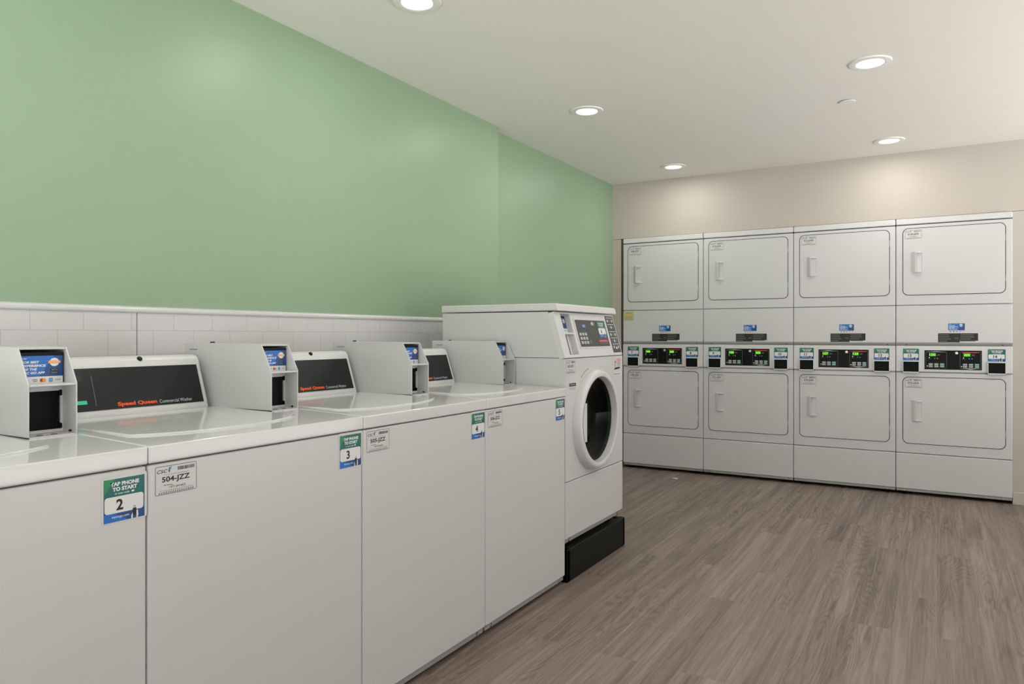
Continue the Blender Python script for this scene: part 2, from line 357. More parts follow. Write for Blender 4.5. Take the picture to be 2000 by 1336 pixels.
# ------------------------------------------------------------------ stickers
def kite(b, x, z, s, w, ms=('navy', 'skyblue', 'teal')):
    b.poly([(x, z), (x+0.35*s, z+0.9*s), (x+1.0*s, z+1.1*s), (x+0.55*s, z+0.2*s)], w, ms[1])
    b.poly([(x-0.05*s, z+0.05*s), (x+0.30*s, z-0.45*s), (x+0.45*s, z+0.15*s), (x+0.1*s, z+0.35*s)], w+0.0002, ms[0])
    b.poly([(x+0.02*s, z+0.5*s), (x+0.30*s, z+0.35*s), (x+0.4*s, z+0.85*s), (x+0.25*s, z+0.9*s)], w+0.0002, ms[2])
def asset_label(num, parent, x0, x1, z0, z1, Mx=FRONT, w=0.0006, small=False):
    b = MB(); b.M = Mx; W_, H_ = x1-x0, z1-z0
    X = lambda u: x0+u*W_
    Z = lambda v: z0+v*H_
    b.rplate(x0, x1, z0, z1, 0.0, w, 'paper', rad=0.004, n=4)
    b.rframe(x0+0.001, x1-0.001, z0+0.001, z1-0.001, 0.0011 if not small else 0.0013, w+0.0002, 'inksoft', rad=0.0035)
    b.text('CSC', 'ink', X(.05), Z(.81), .12*H_, .24*W_, wt=0.01, out=w+0.0003, shear=0.25, align='L')
    kite(b, X(.31), Z(.80), .085*W_, w+0.0003)
    x = X(.53)
    rr = random.Random(5)
    while x < X(.94):
        bw = rr.choice((0.004, 0.007, 0.011))*W_*1.6; b.rect(x, x+bw, Z(.78), Z(.90), w+0.0003, 'inksoft'); x += bw+rr.choice((0.006, 0.01))*W_
    b.text('For service please call or text machine number', 'inksoft', X(.5), Z(.68), .035*H_, .58*W_, wt=0.01, out=w+0.0003)
    b.text(num, 'ink', X(.49), Z(.50), .235*H_, .66*W_, wt=0.025, out=w+0.0003)
    b.text('For Service:', 'inksoft', X(.31), Z(.33), .05*H_, .20*W_, wt=0.01, out=w+0.0003)
    b.text('1-877-264-6622', 'inksoft', X(.52), Z(.245), .075*H_, .40*W_, wt=0.01, out=w+0.0003)
    b.text('This machine is the property of CSC ServiceWorks', 'inksoft', X(.5), Z(.145), .04*H_, .80*W_, wt=0.01, out=w+0.0003)
    n = 16
    for k in range(n):
        u = X(.08)+k*.84*W_/n; b.poly([(u, Z(.04)), (u+.02*W_, Z(.04)), (u+.045*W_, Z(.105)), (u+.025*W_, Z(.105))], w+0.0003, 'inksoft')
    return b.build('asset_label', parent, smooth=False)
def tap_sticker(num, parent, x0, x1, z0, z1, Mx=FRONT, w=0.0006, border=True):
    """teal and blue TAP PHONE TO START sticker; coloured area x0..x1, z0..z1"""
    b = MB(); b.M = Mx; W_, H_ = x1-x0, z1-z0
    X = lambda u: x0+u*W_
    Z = lambda v: z0+v*H_
    e = w+0.0002; t = e+0.0002
    if border: b.rplate(x0-0.05*W_, x1+0.06*W_, z0-0.03*H_, z1+0.08*H_, 0, w, 'paper', rad=0.006, n=4)
    else: b.rplate(x0-0.02*W_, x1+0.02*W_, z0-0.02*H_, z1+0.02*H_, 0, w, 'teal', rad=0.003, n=3)
    b.rect(x0, x1, Z(.40), z1, e, 'teal')
    b.poly([(x0, Z(.63)), (X(.27), z1), (x0, z1)], t, 'green')
    b.rect(x0, x1, z0, Z(.26), e, 'navy'); b.rect(x0, x1, Z(.26), Z(.40), e, 'navy')
    b.poly([(x0, z0), (X(.6), z0), (X(.25), Z(.2)), (x0, Z(.2))], t, 'blue')
    b.text('TAP PHONE', 'paperb', X(.51), Z(.875), .095*H_, .70*W_, wt=0.05, out=t)
    b.text('TO START', 'paperb', X(.51), Z(.755), .095*H_, .60*W_, wt=0.05, out=t)
    b.text('or scan code', 'paperb', X(.44), Z(.655), .045*H_, .36*W_, wt=0.01, out=t); b.rect(X(.67), X(.74), Z(.635), Z(.675), t, 'paperb')
    b.rplate(X(.02), X(.97), Z(.20), Z(.585), e, t, 'paperb', rad=0.07*W_, n=5)
    two = len(num) > 1
    b.text(num, 'ink', X(.38 if not two else .42), Z(.39), .26*H_, None, wt=0.03, out=t+0.0002)
    b.text('mycscgo.com', 'paperb', X(.40), Z(.10), .055*H_, .42*W_, wt=0.01, out=t+0.0002)
    # a hand holding a phone
    b.rplate(X(.70), X(.79), Z(.07), Z(.24), t, t+0.0003, 'ink', rad=0.01*W_, n=3)
    b.poly([(X(.66), z0), (X(.665), Z(.08)), (X(.70), Z(.14)), (X(.70), z0)], t+0.0002, 'paperb')
    b.poly([(X(.79), z0), (X(.79), Z(.18)), (X(.83), Z(.18)), (X(.84), Z(.05)), (X(.82), z0)], t+0.0002, 'paperb')
    b.disc(X(.745), Z(.265), .03*W_, t+0.0004, 'ink', n=12); b.disc(X(.745), Z(.262), .02*W_, t+0.0005, 'paperb', n=12)
    return b.build('number_sticker', parent, smooth=False)
def app_sign(parent, x0, x1, z0, z1, Mx, w=0.0006, name='app_sign', simple=False):
    """blue sign asking for the app, with a white strip of card logos"""
    b = MB(); b.M = Mx; W_, H_ = x1-x0, z1-z0
    X = lambda u: x0+u*W_
    Z = lambda v: z0+v*H_
    b.rect(x0-0.03*W_, x1+0.015*W_, z0-.09*H_, z1+.12*H_, 0, 'black')
    b.rect(x0, x1, z0, z1, w, 'paperb'); b.rect(x0, x1, Z(.27), z1, w+.0002, 'blue')
    t = w+0.0004
    b.poly([(X(.45), Z(.27)), (X(.80), z1), (x1, z1), (x1, Z(.27))], w+.0003, 'navy')
    b.text('CSC', 'paperb', X(.05), Z(.905), .055*H_, .13*W_, wt=0.02, out=t, shear=.2, align='L'); kite(b, X(.20), Z(.90), .04*W_, t, ('navy', 'skyblue', 'mint'))
    for k, s in enumerate(('FOR BEST', 'EXPERIENCE', 'USE THE', 'CSC GO APP')):
        b.text(s, 'paperb', X(.05), Z(.78-.125*k), .085*H_, (.40, .55, .35, .53)[k]*W_, wt=0.045, out=t, shear=.15, align='L')
    b.disc(X(.80), Z(.77), .11*W_, t, 'paperb', n=20, rz=.15*H_); b.rect(X(.655), X(.945), Z(.73), Z(.82), t+.0002, 'amber')
    b.text('4.7 RATED', 'paperb', X(.80), Z(.775), .05*H_, .24*W_, wt=.02, out=t+.0003)
    b.rplate(X(.70), X(.905), Z(.46), Z(.54), t, t+.0002, 'ink', rad=.005*W_, n=2); b.rplate(X(.70), X(.905), Z(.35), Z(.43), t, t+.0002, 'ink', rad=.005*W_, n=2)
    b.text('App Store', 'paperb', X(.80), Z(.50), .035*H_, .14*W_, out=t+.0004); b.text('Google Play', 'paperb', X(.80), Z(.39), .035*H_, .15*W_, out=t+.0004)
    b.text('VISA', 'navy', X(.15), Z(.14), .05*H_, .10*W_, wt=.02, out=t, shear=.2); b.rect(X(.29), X(.41), Z(.16), Z(.18), t, 'inksoft'); b.rect(X(.31), X(.40), Z(.10), Z(.12), t, 'inksoft')
    b.disc(X(.505), Z(.14), .042*W_, t, 'red', n=16, rz=.068*H_); b.disc(X(.56), Z(.14), .042*W_, t+.0002, 'amber', n=16, rz=.068*H_)
    b.rect(X(.67), X(.76), Z(.07), Z(.21), t, 'skyblue'); b.text('AMEX', 'paperb', X(.715), Z(.14), .04*H_, .07*W_, out=t+.0002)
    b.text('DISCOVER', 'inksoft', X(.88), Z(.14), .04*H_, .13*W_, out=t)
    return b.build(name, parent, smooth=False)

# ------------------------------------------------------------------ top load washers
PW = 0.6885
def washer_cabinet(t):
    b = MB(); b.box(0.0025, PW-0.0025, 0.012, 0.70, 0.030, 0.868, 'white', 0.004, 2); b.build('cabinet', t)
    b = MB(); b.box(0.0018, PW-0.0018, -0.001, 0.014, 0.040, 0.8668, 'white', 0.005, 3); b.build('front_panel', t)
    b = MB(); b.box(0.006, PW-0.006, 0.006, 0.03, 0.018, 0.040, 'greyplate', 0.003, 1)
    for x in (0.05, PW-0.05):
        b.M = FRONT; b.lathe([(0.0, 0.0), (0.006, 0.0), (0.007, -0.006), (0.0, -0.006)][::-1], (x, 0.029), 'steel', n=14)
    b.build('toe_strip', t)
    for x in (0.06, PW-0.06):
        for y in (0.06, 0.64):
            b = MB(); b.lathe([(0.0, 0.0), (0.022, 0.0), (0.022, 0.010), (0.008, 0.014), (0.008, 0.035), (0.0, 0.035)], (x, y), 'black', n=16); b.build('leg', t)
    # top: rounded front edge, rising gently to the back
    b = MB()
    b.prism([(-0.006, 0.870), (-0.006, 0.9085), (0.10, 0.9125), (0.28, 0.9185), (0.53, 0.922), (0.70, 0.922), (0.70, 0.870)], 0.0006, PW-0.0006, 'top', r=0.0045, seg=3)
    b.build('top', t, ang=50)
def lid(t):
    b = MB()
    # low raised lid with a bowed front edge
    n = 14; xa, xb = 0.050, 0.560
    out = [(xa, 0.50)]
    for k in range(n+1):
        u = k/n; x = xa+(xb-xa)*u; out.append((x, 0.085+0.060*abs(2*u-1)**2.6))
    out.append((xb, 0.50))
    bm = bmesh.new(); zz = lambda y: 0.9125+(y-0.10)*(0.0060/0.18) if y < 0.28 else 0.9185+(y-0.28)*(0.0035/0.25)
    A = [bm.verts.new((x, y, zz(y)-0.002)) for x, y in out]; B = [bm.verts.new((x, y, zz(y)+0.0045)) for x, y in out]
    bm.faces.new(A[::-1]); tf = bm.faces.new(B); k = len(out)
    for i in range(k): bm.faces.new((A[i], A[(i+1) % k], B[(i+1) % k], B[i]))
    bmesh.ops.recalc_face_normals(bm, faces=bm.faces)
    bmesh.ops.bevel(bm, geom=list(tf.edges), offset=0.0035, segments=2, profile=0.5, affect='EDGES')
    b.add_bm(bm, 'top'); b.build('lid', t, ang=50)
def console(t):
    cx1 = 0.548
    housing = MB()
    housing.prism([(0.520, 0.921), (0.5235, 0.938), (0.566, 1.066), (0.570, 1.078), (0.580, 1.087), (0.598, 1.090), (0.70, 1.088), (0.70, 0.921)], 0.004, cx1, 'plastic', r=0.003, seg=2)
    h = housing.build('control_housing', t, ang=50)
    b = MB(); b.box(0.006, cx1-0.002, 0.5190, 0.560, 0.9195, 0.9228, 'gap'); b.build('base_shade_strip', h, smooth=False)  # thin black strip standing in for the contact shadow under the housing
    S_ = slope((0.5235, 0.938), (0.566, 1.066))
    b = MB(); b.M = S_
    L_ = math.hypot(0.0425, 0.128)
    b.rect(0.022, cx1-0.014, 0.004, L_-0.008, 0.0012, 'console')
    b.raw([(0.022, 0.004, 0.0), (cx1-0.014, 0.004, 0.0), (cx1-0.014, 0.004, 0.0012), (0.022, 0.004, 0.0012)], [(0, 1, 2, 3)], 'console')
    b.text('Speed Queen', 'orange', 0.315, 0.0160, 0.0145, 0.121, wt=0.045, out=0.0018)
    b.text('Commercial Washer', 'lettergrey', 0.4385, 0.0158, 0.0105, 0.110, wt=0.0, out=0.0018)
    b.raw([(0.193, 0.018, 0.0018), (0.1945, 0.018, 0.0018), (0.1945, 0.105, 0.0018), (0.193, 0.105, 0.0018)], [(0, 1, 2, 3)], 'greyink')
    b.rect(0.12, 0.170, 0.024, 0.0345, 0.0018, 'mint'); b.rect(0.150, 0.166, 0.090, 0.108, 0.0018, 'ink')
    for k in range(4): b.rplate(0.045+0.0*k, 0.095, 0.022+0.024*k, 0.036+0.024*k, 0.001, 0.0022, 'charcoal', rad=0.003)
    b.build('display_panel', h, smooth=False)
    b = MB(); b.M = Matrix.Translation((0.349, 0.5735, 1.0805)) @ Matrix.Rotation(math.radians(38), 4, 'X').inverted() @ FRONT; b.lathe([(0.0, 0.0055), (0.0060, 0.0052), (0.0078, 0.003), (0.0078, -0.006)], (0, 0), 'black', n=20)
    b.build('key_lock', h)
def payment_box(t):
    x0, x1 = 0.5775, PW-0.002; th = 0.0035
    prof = [(0.266, 0.9175), (0.266, 1.040), (0.311, 1.1235), (0.68, 1.1265), (0.68, 0.9215), (0.53, 0.9215)]
    b = MB()
    b.prism(prof, x0, x0+th, 'white', r=0.0012, seg=2); b.prism(prof, x1-th, x1, 'white', r=0.0012, seg=2)
    b.box(x0+th-0.001, x1-th+0.001, 0.3115, 0.679, 1.1185, 1.1232, 'white')      # roof
    b.box(x0+th-0.001, x1-th+0.001, 0.662, 0.679, 0.922, 1.12, 'white')                      # back
    b.box(x0+th, x1-th, 0.266, 0.66, 0.9165, 0.9215, 'white', 0.001, 1)  # floor
    b.box(x0+th, x1-th, 0.2665, 0.330, 1.0345, 1.0395, 'white', 0.001, 1)  # shelf
    o = b.build('payment_box', t, ang=50)
    b = MB(); b.box(x0+0.0005, x1-0.0005, 0.2652, 0.60, 0.9135, 0.9172, 'gap'); b.box(x0-0.0006, x0+0.002, 0.2652, 0.53, 0.9165, 0.9215, 'gap'); b.build('base_shade_strip', o, smooth=False)  # contact shadow along the box foot, drawn as thin black strips
    # recessed face with the reader opening
    b = MB(); fy = 0.320
    b.box(x0+th, x0+0.030, fy, fy+0.006, 0.922, 1.0345, 'plastic', 0.001, 1); b.box(x1-0.0095, x1-th, fy, fy+0.006, 0.922, 1.0345, 'plastic', 0.001, 1)
    b.box(x0+0.030, x1-0.0095, fy, fy+0.006, 1.020, 1.0345, 'plastic'); b.box(x0+0.030, x1-0.0095, fy, fy+0.006, 0.922, 0.929, 'plastic')
    b.build('reader_bezel', o)
    b = MB(); b.box(x0+0.028, x1-0.012, fy+0.004, fy+0.03, 0.9265, 1.0215, 'readerblack', 0.002, 1)
    b.box(x1-0.014, x1-0.007, fy-0.002, fy+0.01, 1.008, 1.0215, 'readerblack', 0.001, 1); b.box(x1-0.014, x1-0.007, fy-0.002, fy+0.01, 0.930, 0.942, 'readerblack', 0.001, 1)
    b.build('card_reader', o)
    b = MB()
    for x in (0.611, 0.643):
        b = MB(); b.lathe([(0.0, 0.9222), (0.0058, 0.9222), (0.0068, 0.9226), (0.0072, 0.9218)], (x, 0.284), 'greyink', n=18)
        b.build('mounting_hole', o)
    b = MB(); b.box(x1-th-0.004, x1-th, 0.285, 0.291, 0.924, 0.928, 'black'); b.build('screw', o)
    o2 = app_sign(o, x0+0.0045, x1-0.0085, 1.0375, 1.1035, Matrix.Translation((0, 0.314, 0)) @ FRONT)
    # key lock stud on the roof
    b = MB(); b.lathe([(0.0, 1.1325), (0.0065, 1.1325), (0.0075, 1.131), (0.0075, 1.1265), (0.0, 1.1265)], (0.640, 0.605), 'steel', n=18)
    b.box(0.622, 0.632, 0.600, 0.610, 1.1265, 1.1305, 'gap'); b.build('lock_stud', o)
    # little embossed slot at the back of the left side
    b = MB(); b.box(x0-0.0008, x0+0.001, 0.615, 0.655, 1.104, 1.1065, 'greyink'); b.build('vent_slot', o)
WASH = [(0.2805, '2', '503-JZZ', 'white top load washer with sticker number 2, nearest, at the left edge of the picture'),
        (0.9690, '3', '504-JZZ', 'white top load washer with sticker number 3 and 504-JZZ asset label'),
        (1.6575, '4', '505-JZZ', 'white top load washer with sticker number 4, between washers 3 and 5'),
        (2.3460, '5', '506-JZZ', 'white top load washer with sticker number 5, beside the front load washer')]
proto = None
for i, (wy, num, asset, label) in enumerate(WASH):
    if proto is None:
        proto = thing('washing_machine', label, 'washing machine', (-1.489, wy, 0), PI/2, 'top load washers along the green wall')
        washer_cabinet(proto); lid(proto); console(proto); payment_box(proto); t = proto
        base_kids = list(proto.children)
    else:
        t = proto.copy(); COL.objects.link(t); t.location = (-1.489, wy, 0); t['label'] = label
        for ch in base_kids: copy_tree(ch, t)
    tap_sticker(num, t, 0.5915, 0.6815, 0.7655 if i else 0.760, 0.860 if i else 0.850, Matrix.Translation((0, -0.0012, 0)) @ FRONT)
    asset_label(asset, t, 0.017, 0.123, 0.795, 0.8605, Matrix.Translation((0, -0.0012, 0)) @ FRONT)

# ------------------------------------------------------------------ front load washer on its black plinth
def front_loader():
    t = thing('front_load_washer', 'tall white front load washer with round dark glass door, standing on a black plinth', 'washing machine', (-1.491, 3.040, 0), PI/2)
    Wd = 0.715
    b = MB(); b.box(0.002, 0.012, 0.016, 0.70, 0.190, 1.044, 'white', 0.003, 2); b.box(Wd-0.012, Wd-0.002, 0.016, 0.70, 0.190, 1.044, 'white', 0.003, 2)
    b.box(0.010, Wd-0.010, 0.69, 0.70, 0.190, 1.044, 'white'); b.box(0.010, Wd-0.010, 0.016, 0.70, 0.190, 0.200, 'white'); b.box(0.010, Wd-0.010, 0.016, 0.70, 1.036, 1.046, 'white')
    b.box(0.010, Wd-0.010, 0.014, 0.018, 0.20, 0.4685, 'white')
    b.build('cabinet', t)
    # front skin with a round hole for the door
    cx, cz, R0 = 0.330, 0.733, 0.216
    b = MB(); n = 64; z0, z1 = 0.4685, 1.042; xs0, xs1 = 0.002, Wd-0.002
    inner = [(cx+R0*math.cos(2*PI*k/n), cz+R0*math.sin(2*PI*k/n)) for k in range(n)]
    def edge(a):
        c, s = math.cos(a), math.sin(a); tt = []
        if c > 1e-9: tt.append((xs1-cx)/c)
        if c < -1e-9: tt.append((xs0-cx)/c)
        if s > 1e-9: tt.append((z1-cz)/s)
        if s < -1e-9: tt.append((z0-cz)/s)
        q = min(tt); return (cx+c*q, cz+s*q)
    angs = sorted(set([2*PI*k/n for k in range(n)]+[math.atan2(zz-cz, xx-cx) % (2*PI) for xx in (xs0, xs1) for zz in (z0, z1)]))
    inn = [(cx+R0*math.cos(a), cz+R0*math.sin(a)) for a in angs]; outr = [edge(a) for a in angs]; k = len(angs)
    vs = [(x, 0.0, z) for x, z in inn]+[(x, 0.0, z) for x, z in outr]+[(x, 0.016, z) for x, z in outr]+[(x, 0.03, z) for x, z in inn]
    fs = []
    for i in range(k):
        j = (i+1) % k; fs += [(i, k+i, k+j, j), (k+i, 2*k+i, 2*k+j, k+j), (3*k+i, i, j, 3*k+j)]
    b.raw(vs, fs, 'white'); b.build('front_panel', t, smooth=False)
    b = MB(); b.box(0.002, Wd-0.002, -0.001, 0.016, 0.2005, 0.4635, 'white', 0.005, 3); b.build('lower_panel', t)
    b = MB(); b.box(0.004, Wd-0.004, 0.010, 0.03, 0.178, 0.2005, 'greyplate', 0.002, 1); b.M = FRONT
    for x in (0.06, Wd-0.06): b.lathe([(0.0, -0.004), (0.008, -0.004), (0.009, -0.010), (0.0, -0.010)], (x, 0.189), 'steel', n=14)
    b.build('toe_strip', t)
    for x in (0.07, Wd-0.07):
        for y in (0.07, 0.62):
            b = MB(); b.lathe([(0.0, 0.150), (0.024, 0.150), (0.024, 0.158), (0.008, 0.163), (0.008, 0.192), (0.0, 0.192)], (x, y), 'black', n=16); b.build('leg', t)
    # upper housing: side cheeks, sloped console
    b = MB(); b.prism([(0.030, 1.047), (0.092, 1.264), (0.70, 1.264), (0.70, 1.047)], 0.003, Wd-0.003, 'white', r=0.002, seg=2); b.build('upper_cabinet', t)
    b = MB(); p = (0.001, 1.047), (0.063, 1.264)
    # console front as a plate with two openings for the reader
    th = 0.030; Sx = slope(*p); b.M = Sx; LL_ = math.hypot(0.062, 0.217)
    def bar(x0, x1, v0, v1, r=0.0): b.box(x0, x1, v0, v1, -th, 0.0, 'plastic', r, 2)
    bar(0.0, 0.066, 0, LL_); bar(0.166, Wd, 0, LL_); bar(0.066, 0.166, LL_-0.008, LL_); bar(0.066, 0.166, 0, 0.014); bar(0.066, 0.166, 0.116, 0.124)
    cp = b.build('control_console', t)
    b = MB(); b.M = Sx; b.box(0.060, 0.172, 0.010, LL_-0.004, -0.034, -0.030, 'plastic'); b.box(0.072, 0.110, 0.018, 0.112, -0.030, -0.018, 'readerblack', 0.002, 1)
    b.box(0.112, 0.120, 0.016, 0.116, -0.030, -0.014, 'plastic', 0.002, 1); b.build('card_reader', cp)
    app_sign(cp, 0.070, 0.160, 0.131, 0.206, Sx @ Matrix.Translation((0, 0, -0.027)))
    # bezelled display
    b = MB(); b.M = Sx; b.rplate(0.192, 0.582, 0.042, 0.197, 0.0, 0.003, 'plastic', rad=0.006, bev=0.001)
    dpan = b.build('display_frame', cp, ang=50)
    b = MB(); b.M = Sx; w = 0.0034; b.rect(0.203, 0.570, 0.050, 0.189, w, 'charcoal'); w += 0.0004
    b.rplate(0.268, 0.322, 0.146, 0.170, w-0.0002, w, 'navy', rad=0.003); b.text('CSC', 'paperb', 0.294, 0.158, 0.012, 0.034, wt=.02, out=w+.0003)
    for rr_ in range(3):
        for cc in range(3):
            x = 0.222+cc*0.032; z = 0.116-rr_*0.0215; b.rplate(x, x+0.022, z-0.008, z+0.006, w-.0002, w+.0002, 'lettergrey', rad=0.003)
            b.text(str(rr_*3+cc+1), 'ink', x+0.011, z-0.001, 0.008, None, out=w+.0004)
    b.disc(0.334, 0.0745, 0.010, w, 'green', n=16)
    for k_ in range(4): b.rect(0.250, 0.310, 0.130-0.003*k_, 0.131-0.003*k_, w, 'greyink')
    b.rect(0.356, 0.357, 0.060, 0.180, w, 'greyink')
    # red caution line and small words
    b.rplate(0.438, 0.556, 0.072, 0.086, w-.0002, w, 'red', rad=0.001); b.text('CAUTION HOT SURFACE', 'paperb', 0.497, 0.079, 0.006, 0.10, out=w+.0003)
    b.rect(0.452, 0.550, 0.064, 0.068, w, 'greyink')
    b.build('display_panel', dpan, smooth=False)
    tap_sticker('6', dpan, 0.462, 0.558, 0.096, 0.184, Sx @ Matrix.Translation((0, 0, 0.0036)), border=False)
    b = MB(); b.M = Sx; b.lathe([(0.0, 0.0085), (0.010, 0.0085), (0.013, 0.006), (0.014, 0.0034)], (0.405, 0.170), 'steel', n=20); b.rect(0.403, 0.407, 0.162, 0.178, 0.0087, 'ink'); b.build('key_lock', dpan)
    # cycle chart at the right of the console
    b = MB(); b.M = Sx; b.rplate(0.601, 0.706, 0.014, 0.217, 0.0, 0.0012, 'charcoal', rad=0.002)
    for k_, z in enumerate((0.208, 0.172, 0.132, 0.096, 0.062)):
        b.rect(0.612, 0.696, z-.003, z+.001, 0.0016, 'lettergrey')
        for c_ in range(3):
            b.rplate(0.616+c_*.029, 0.633+c_*.029, z-0.025, z-0.010, 0.0012, 0.0016, 'lettergrey' if (k_+c_) % 2 == 0 else 'greyink', rad=0.005)
    b.disc(0.655, 0.038, .006, .0018, 'led', n=14)
    b.build('cycle_chart', cp, smooth=False)
    # top cap
    b = MB(); b.prism([(0.036, 1.268), (0.044, 1.300), (0.056, 1.3035), (0.705, 1.3035), (0.705, 1.268)], -0.001, Wd+0.001, 'plastic', r=0.006, seg=4); b.build('top', t, ang=50)
    # ---- the door: thick white ring, glass bowl, gasket, steel drum behind
    D = FRONT
    b = MB(); b.M = D
    b.lathe([(0.251, 0.0), (0.250, 0.009), (0.2475, 0.020), (0.2445, 0.029), (0.2405, 0.0355), (0.2345, 0.0395), (0.2270, 0.0410), (0.2180, 0.0410), (0.2140, 0.0390), (0.2115, 0.034), (0.208, 0.012), (0.206, -0.010)], (cx, cz), 'plastic', n=96)
    dr = b.build('door', t, ang=33)
    b = MB(); b.M = D
    # handle block on the left of the ring: a wide grip that cuts across the glass
    pts = []
    for k_ in range(13):
        a = math.radians(180-24.3+48.6*k_/12); pts.append((cx+0.226*math.cos(a), cz+0.226*math.sin(a)))
    xg = cx-0.170
    poly = pts+[(xg, cz-0.0930), (xg, cz+0.0930)]
    bm = bmesh.new(); A = [bm.verts.new((x, z, 0.006)) for x, z in poly]; B = [bm.verts.new((x, z, 0.0410)) for x, z in poly]
    bm.faces.new(A[::-1]); tf = bm.faces.new(B); q = len(poly)
    for i in range(q): bm.faces.new((A[i], A[(i+1) % q], B[(i+1) % q], B[i]))
    bmesh.ops.recalc_face_normals(bm, faces=bm.faces)
    bmesh.ops.bevel(bm, geom=[e for e in tf.edges], offset=0.004, segments=2, profile=0.5, affect='EDGES')
    b.add_bm(bm, 'plastic'); b.build('handle', dr, ang=50)
    b = MB(); b.M = D
    b.lathe([(0.0, -0.050), (0.06, -0.049), (0.12, -0.040), (0.168, -0.018), (0.207, 0.008), (0.207, 0.002), (0.170, -0.024), (0.12, -0.046), (0.06, -0.055), (0.0, -0.056)], (cx, cz), 'glass', n=72)
    recalc(b.build('door_glass', dr, ang=60))
    b = MB(); b.M = D
    b.lathe([(0.216, 0.0), (0.210, -0.03), (0.202, -0.050), (0.186, -0.062), (0.188, -0.07), (0.174, -0.082), (0.175, -0.09)], (cx, cz), 'rubber', n=72); b.build('gasket', t, ang=60)
    b = MB(); b.M = D
    prof = [(0.172, -0.088), (0.205, -0.095), (0.215, -0.13), (0.215, -0.45), (0.18, -0.47), (0.0, -0.48)]
    b.lathe(prof, (cx, cz), 'chrome', n=72)
    # drum holes as small dark studs around the wall, three lifters
    for a in range(0, 360, 12):
        for w_ in (-0.18, -0.26, -0.34):
            ar = math.radians(a+w_*100); r = 0.2145
            c = Vector((cx+r*math.cos(ar), cz+r*math.sin(ar), w_)); tn = Vector((-math.sin(ar), math.cos(ar), 0)); s_ = 0.006
            b.raw([c-tn*s_+Vector((0, 0, -s_)), c+tn*s_+Vector((0, 0, -s_)), c+tn*s_+Vector((0, 0, s_)), c-tn*s_+Vector((0, 0, s_))], [(0, 1, 2, 3)], 'gap')
    b.build('drum', t, ang=40)
    asset_label('507-JZZ', t, 0.010, 0.108, 0.974, 1.036, Matrix.Translation((0, -0.0004, 0)) @ FRONT)
    b = MB(); b.M = Matrix.Translation((0, -0.0004, 0)) @ FRONT
    b.rect(0.044, 0.116, 0.911, 0.926, 0.0004, 'ink'); b.text('SPEED QUEEN', 'paperb', 0.080, 0.9185, 0.007, 0.05, out=0.0007)
    b.rect(0.044, 0.114, 0.902, 0.9035, 0.0004, 'greyink'); b.rect(0.050, 0.110, 0.896, 0.8975, 0.0004, 'greyink'); b.build('maker_label', t, smooth=False)
    b = MB(); b.M = Matrix.Translation((0, -0.0004, 0)) @ FRONT
    b.rplate(0.572, 0.694, 0.938, 1.040, 0, 0.0006, 'paper', rad=0.003)
    b.disc(0.608, 1.010, 0.012, 0.0009, 'red', n=3); b.rect(0.600, 0.606, 0.985, 1.004, 0.0009, 'red')
    for k_ in range(5): b.rect(0.630, 0.682-0.006*(k_ % 2), 1.022-0.008*k_, 1.025-0.008*k_, 0.0009, 'red' if k_ < 3 else 'greyink')
    b.poly([(0.592, 0.968), (0.66, 0.972), (0.682, 0.980), (0.66, 0.983), (0.60, 0.980)], 0.0009, 'ink')
    b.rect(0.590, 0.675, 0.9435, 0.946, 0.0009, 'inksoft'); b.build('caution_label', t, smooth=False)
    # hinge-side caution arc stuck over the ring
    b = MB(); b.M = D; vs = []; fs = []
    for k_ in range(9):
        a = math.radians(104+24*k_/8)
        for r in (0.254, 0.278): vs.append((cx+r*math.cos(a), cz+r*math.sin(a), 0.0008))
    for k_ in range(8): fs.append((2*k_, 2*k_+2, 2*k_+3, 2*k_+1))
    b.raw(vs, fs, 'paper')
    for k_ in range(1, 8):
        a = math.radians(104+24*k_/8); b.rect(cx+0.266*math.cos(a)-.003, cx+0.266*math.cos(a)+.003, cz+0.266*math.sin(a)-.004, cz+0.266*math.sin(a)+.004, 0.0012, 'inksoft')
    b.build('door_sticker', t, smooth=False)
front_loader()
b = MB()
y0 = 3.048; y1 = 3.766; xf = -1.482
b.box(-2.20, xf, y0, y0+0.03, 0.0, 0.155, 'blackrub', 0.006, 3); b.box(-2.20, xf, y1-0.03, y1, 0.0, 0.155, 'blackrub', 0.006, 3)
b.box(xf-0.03, xf, y0, y1, 0.0, 0.155, 'blackrub', 0.006, 3); b.box(-2.20, -2.17, y0, y1, 0.0, 0.155, 'blackrub', 0.006, 3)
b.box(-2.18, xf-0.02, y0+0.02, y1-0.02, 0.130, 0.149, 'blackrub')
tag(b.build('machine_plinth'), 'black steel plinth on the floor beneath the front load washer', 'plinth')

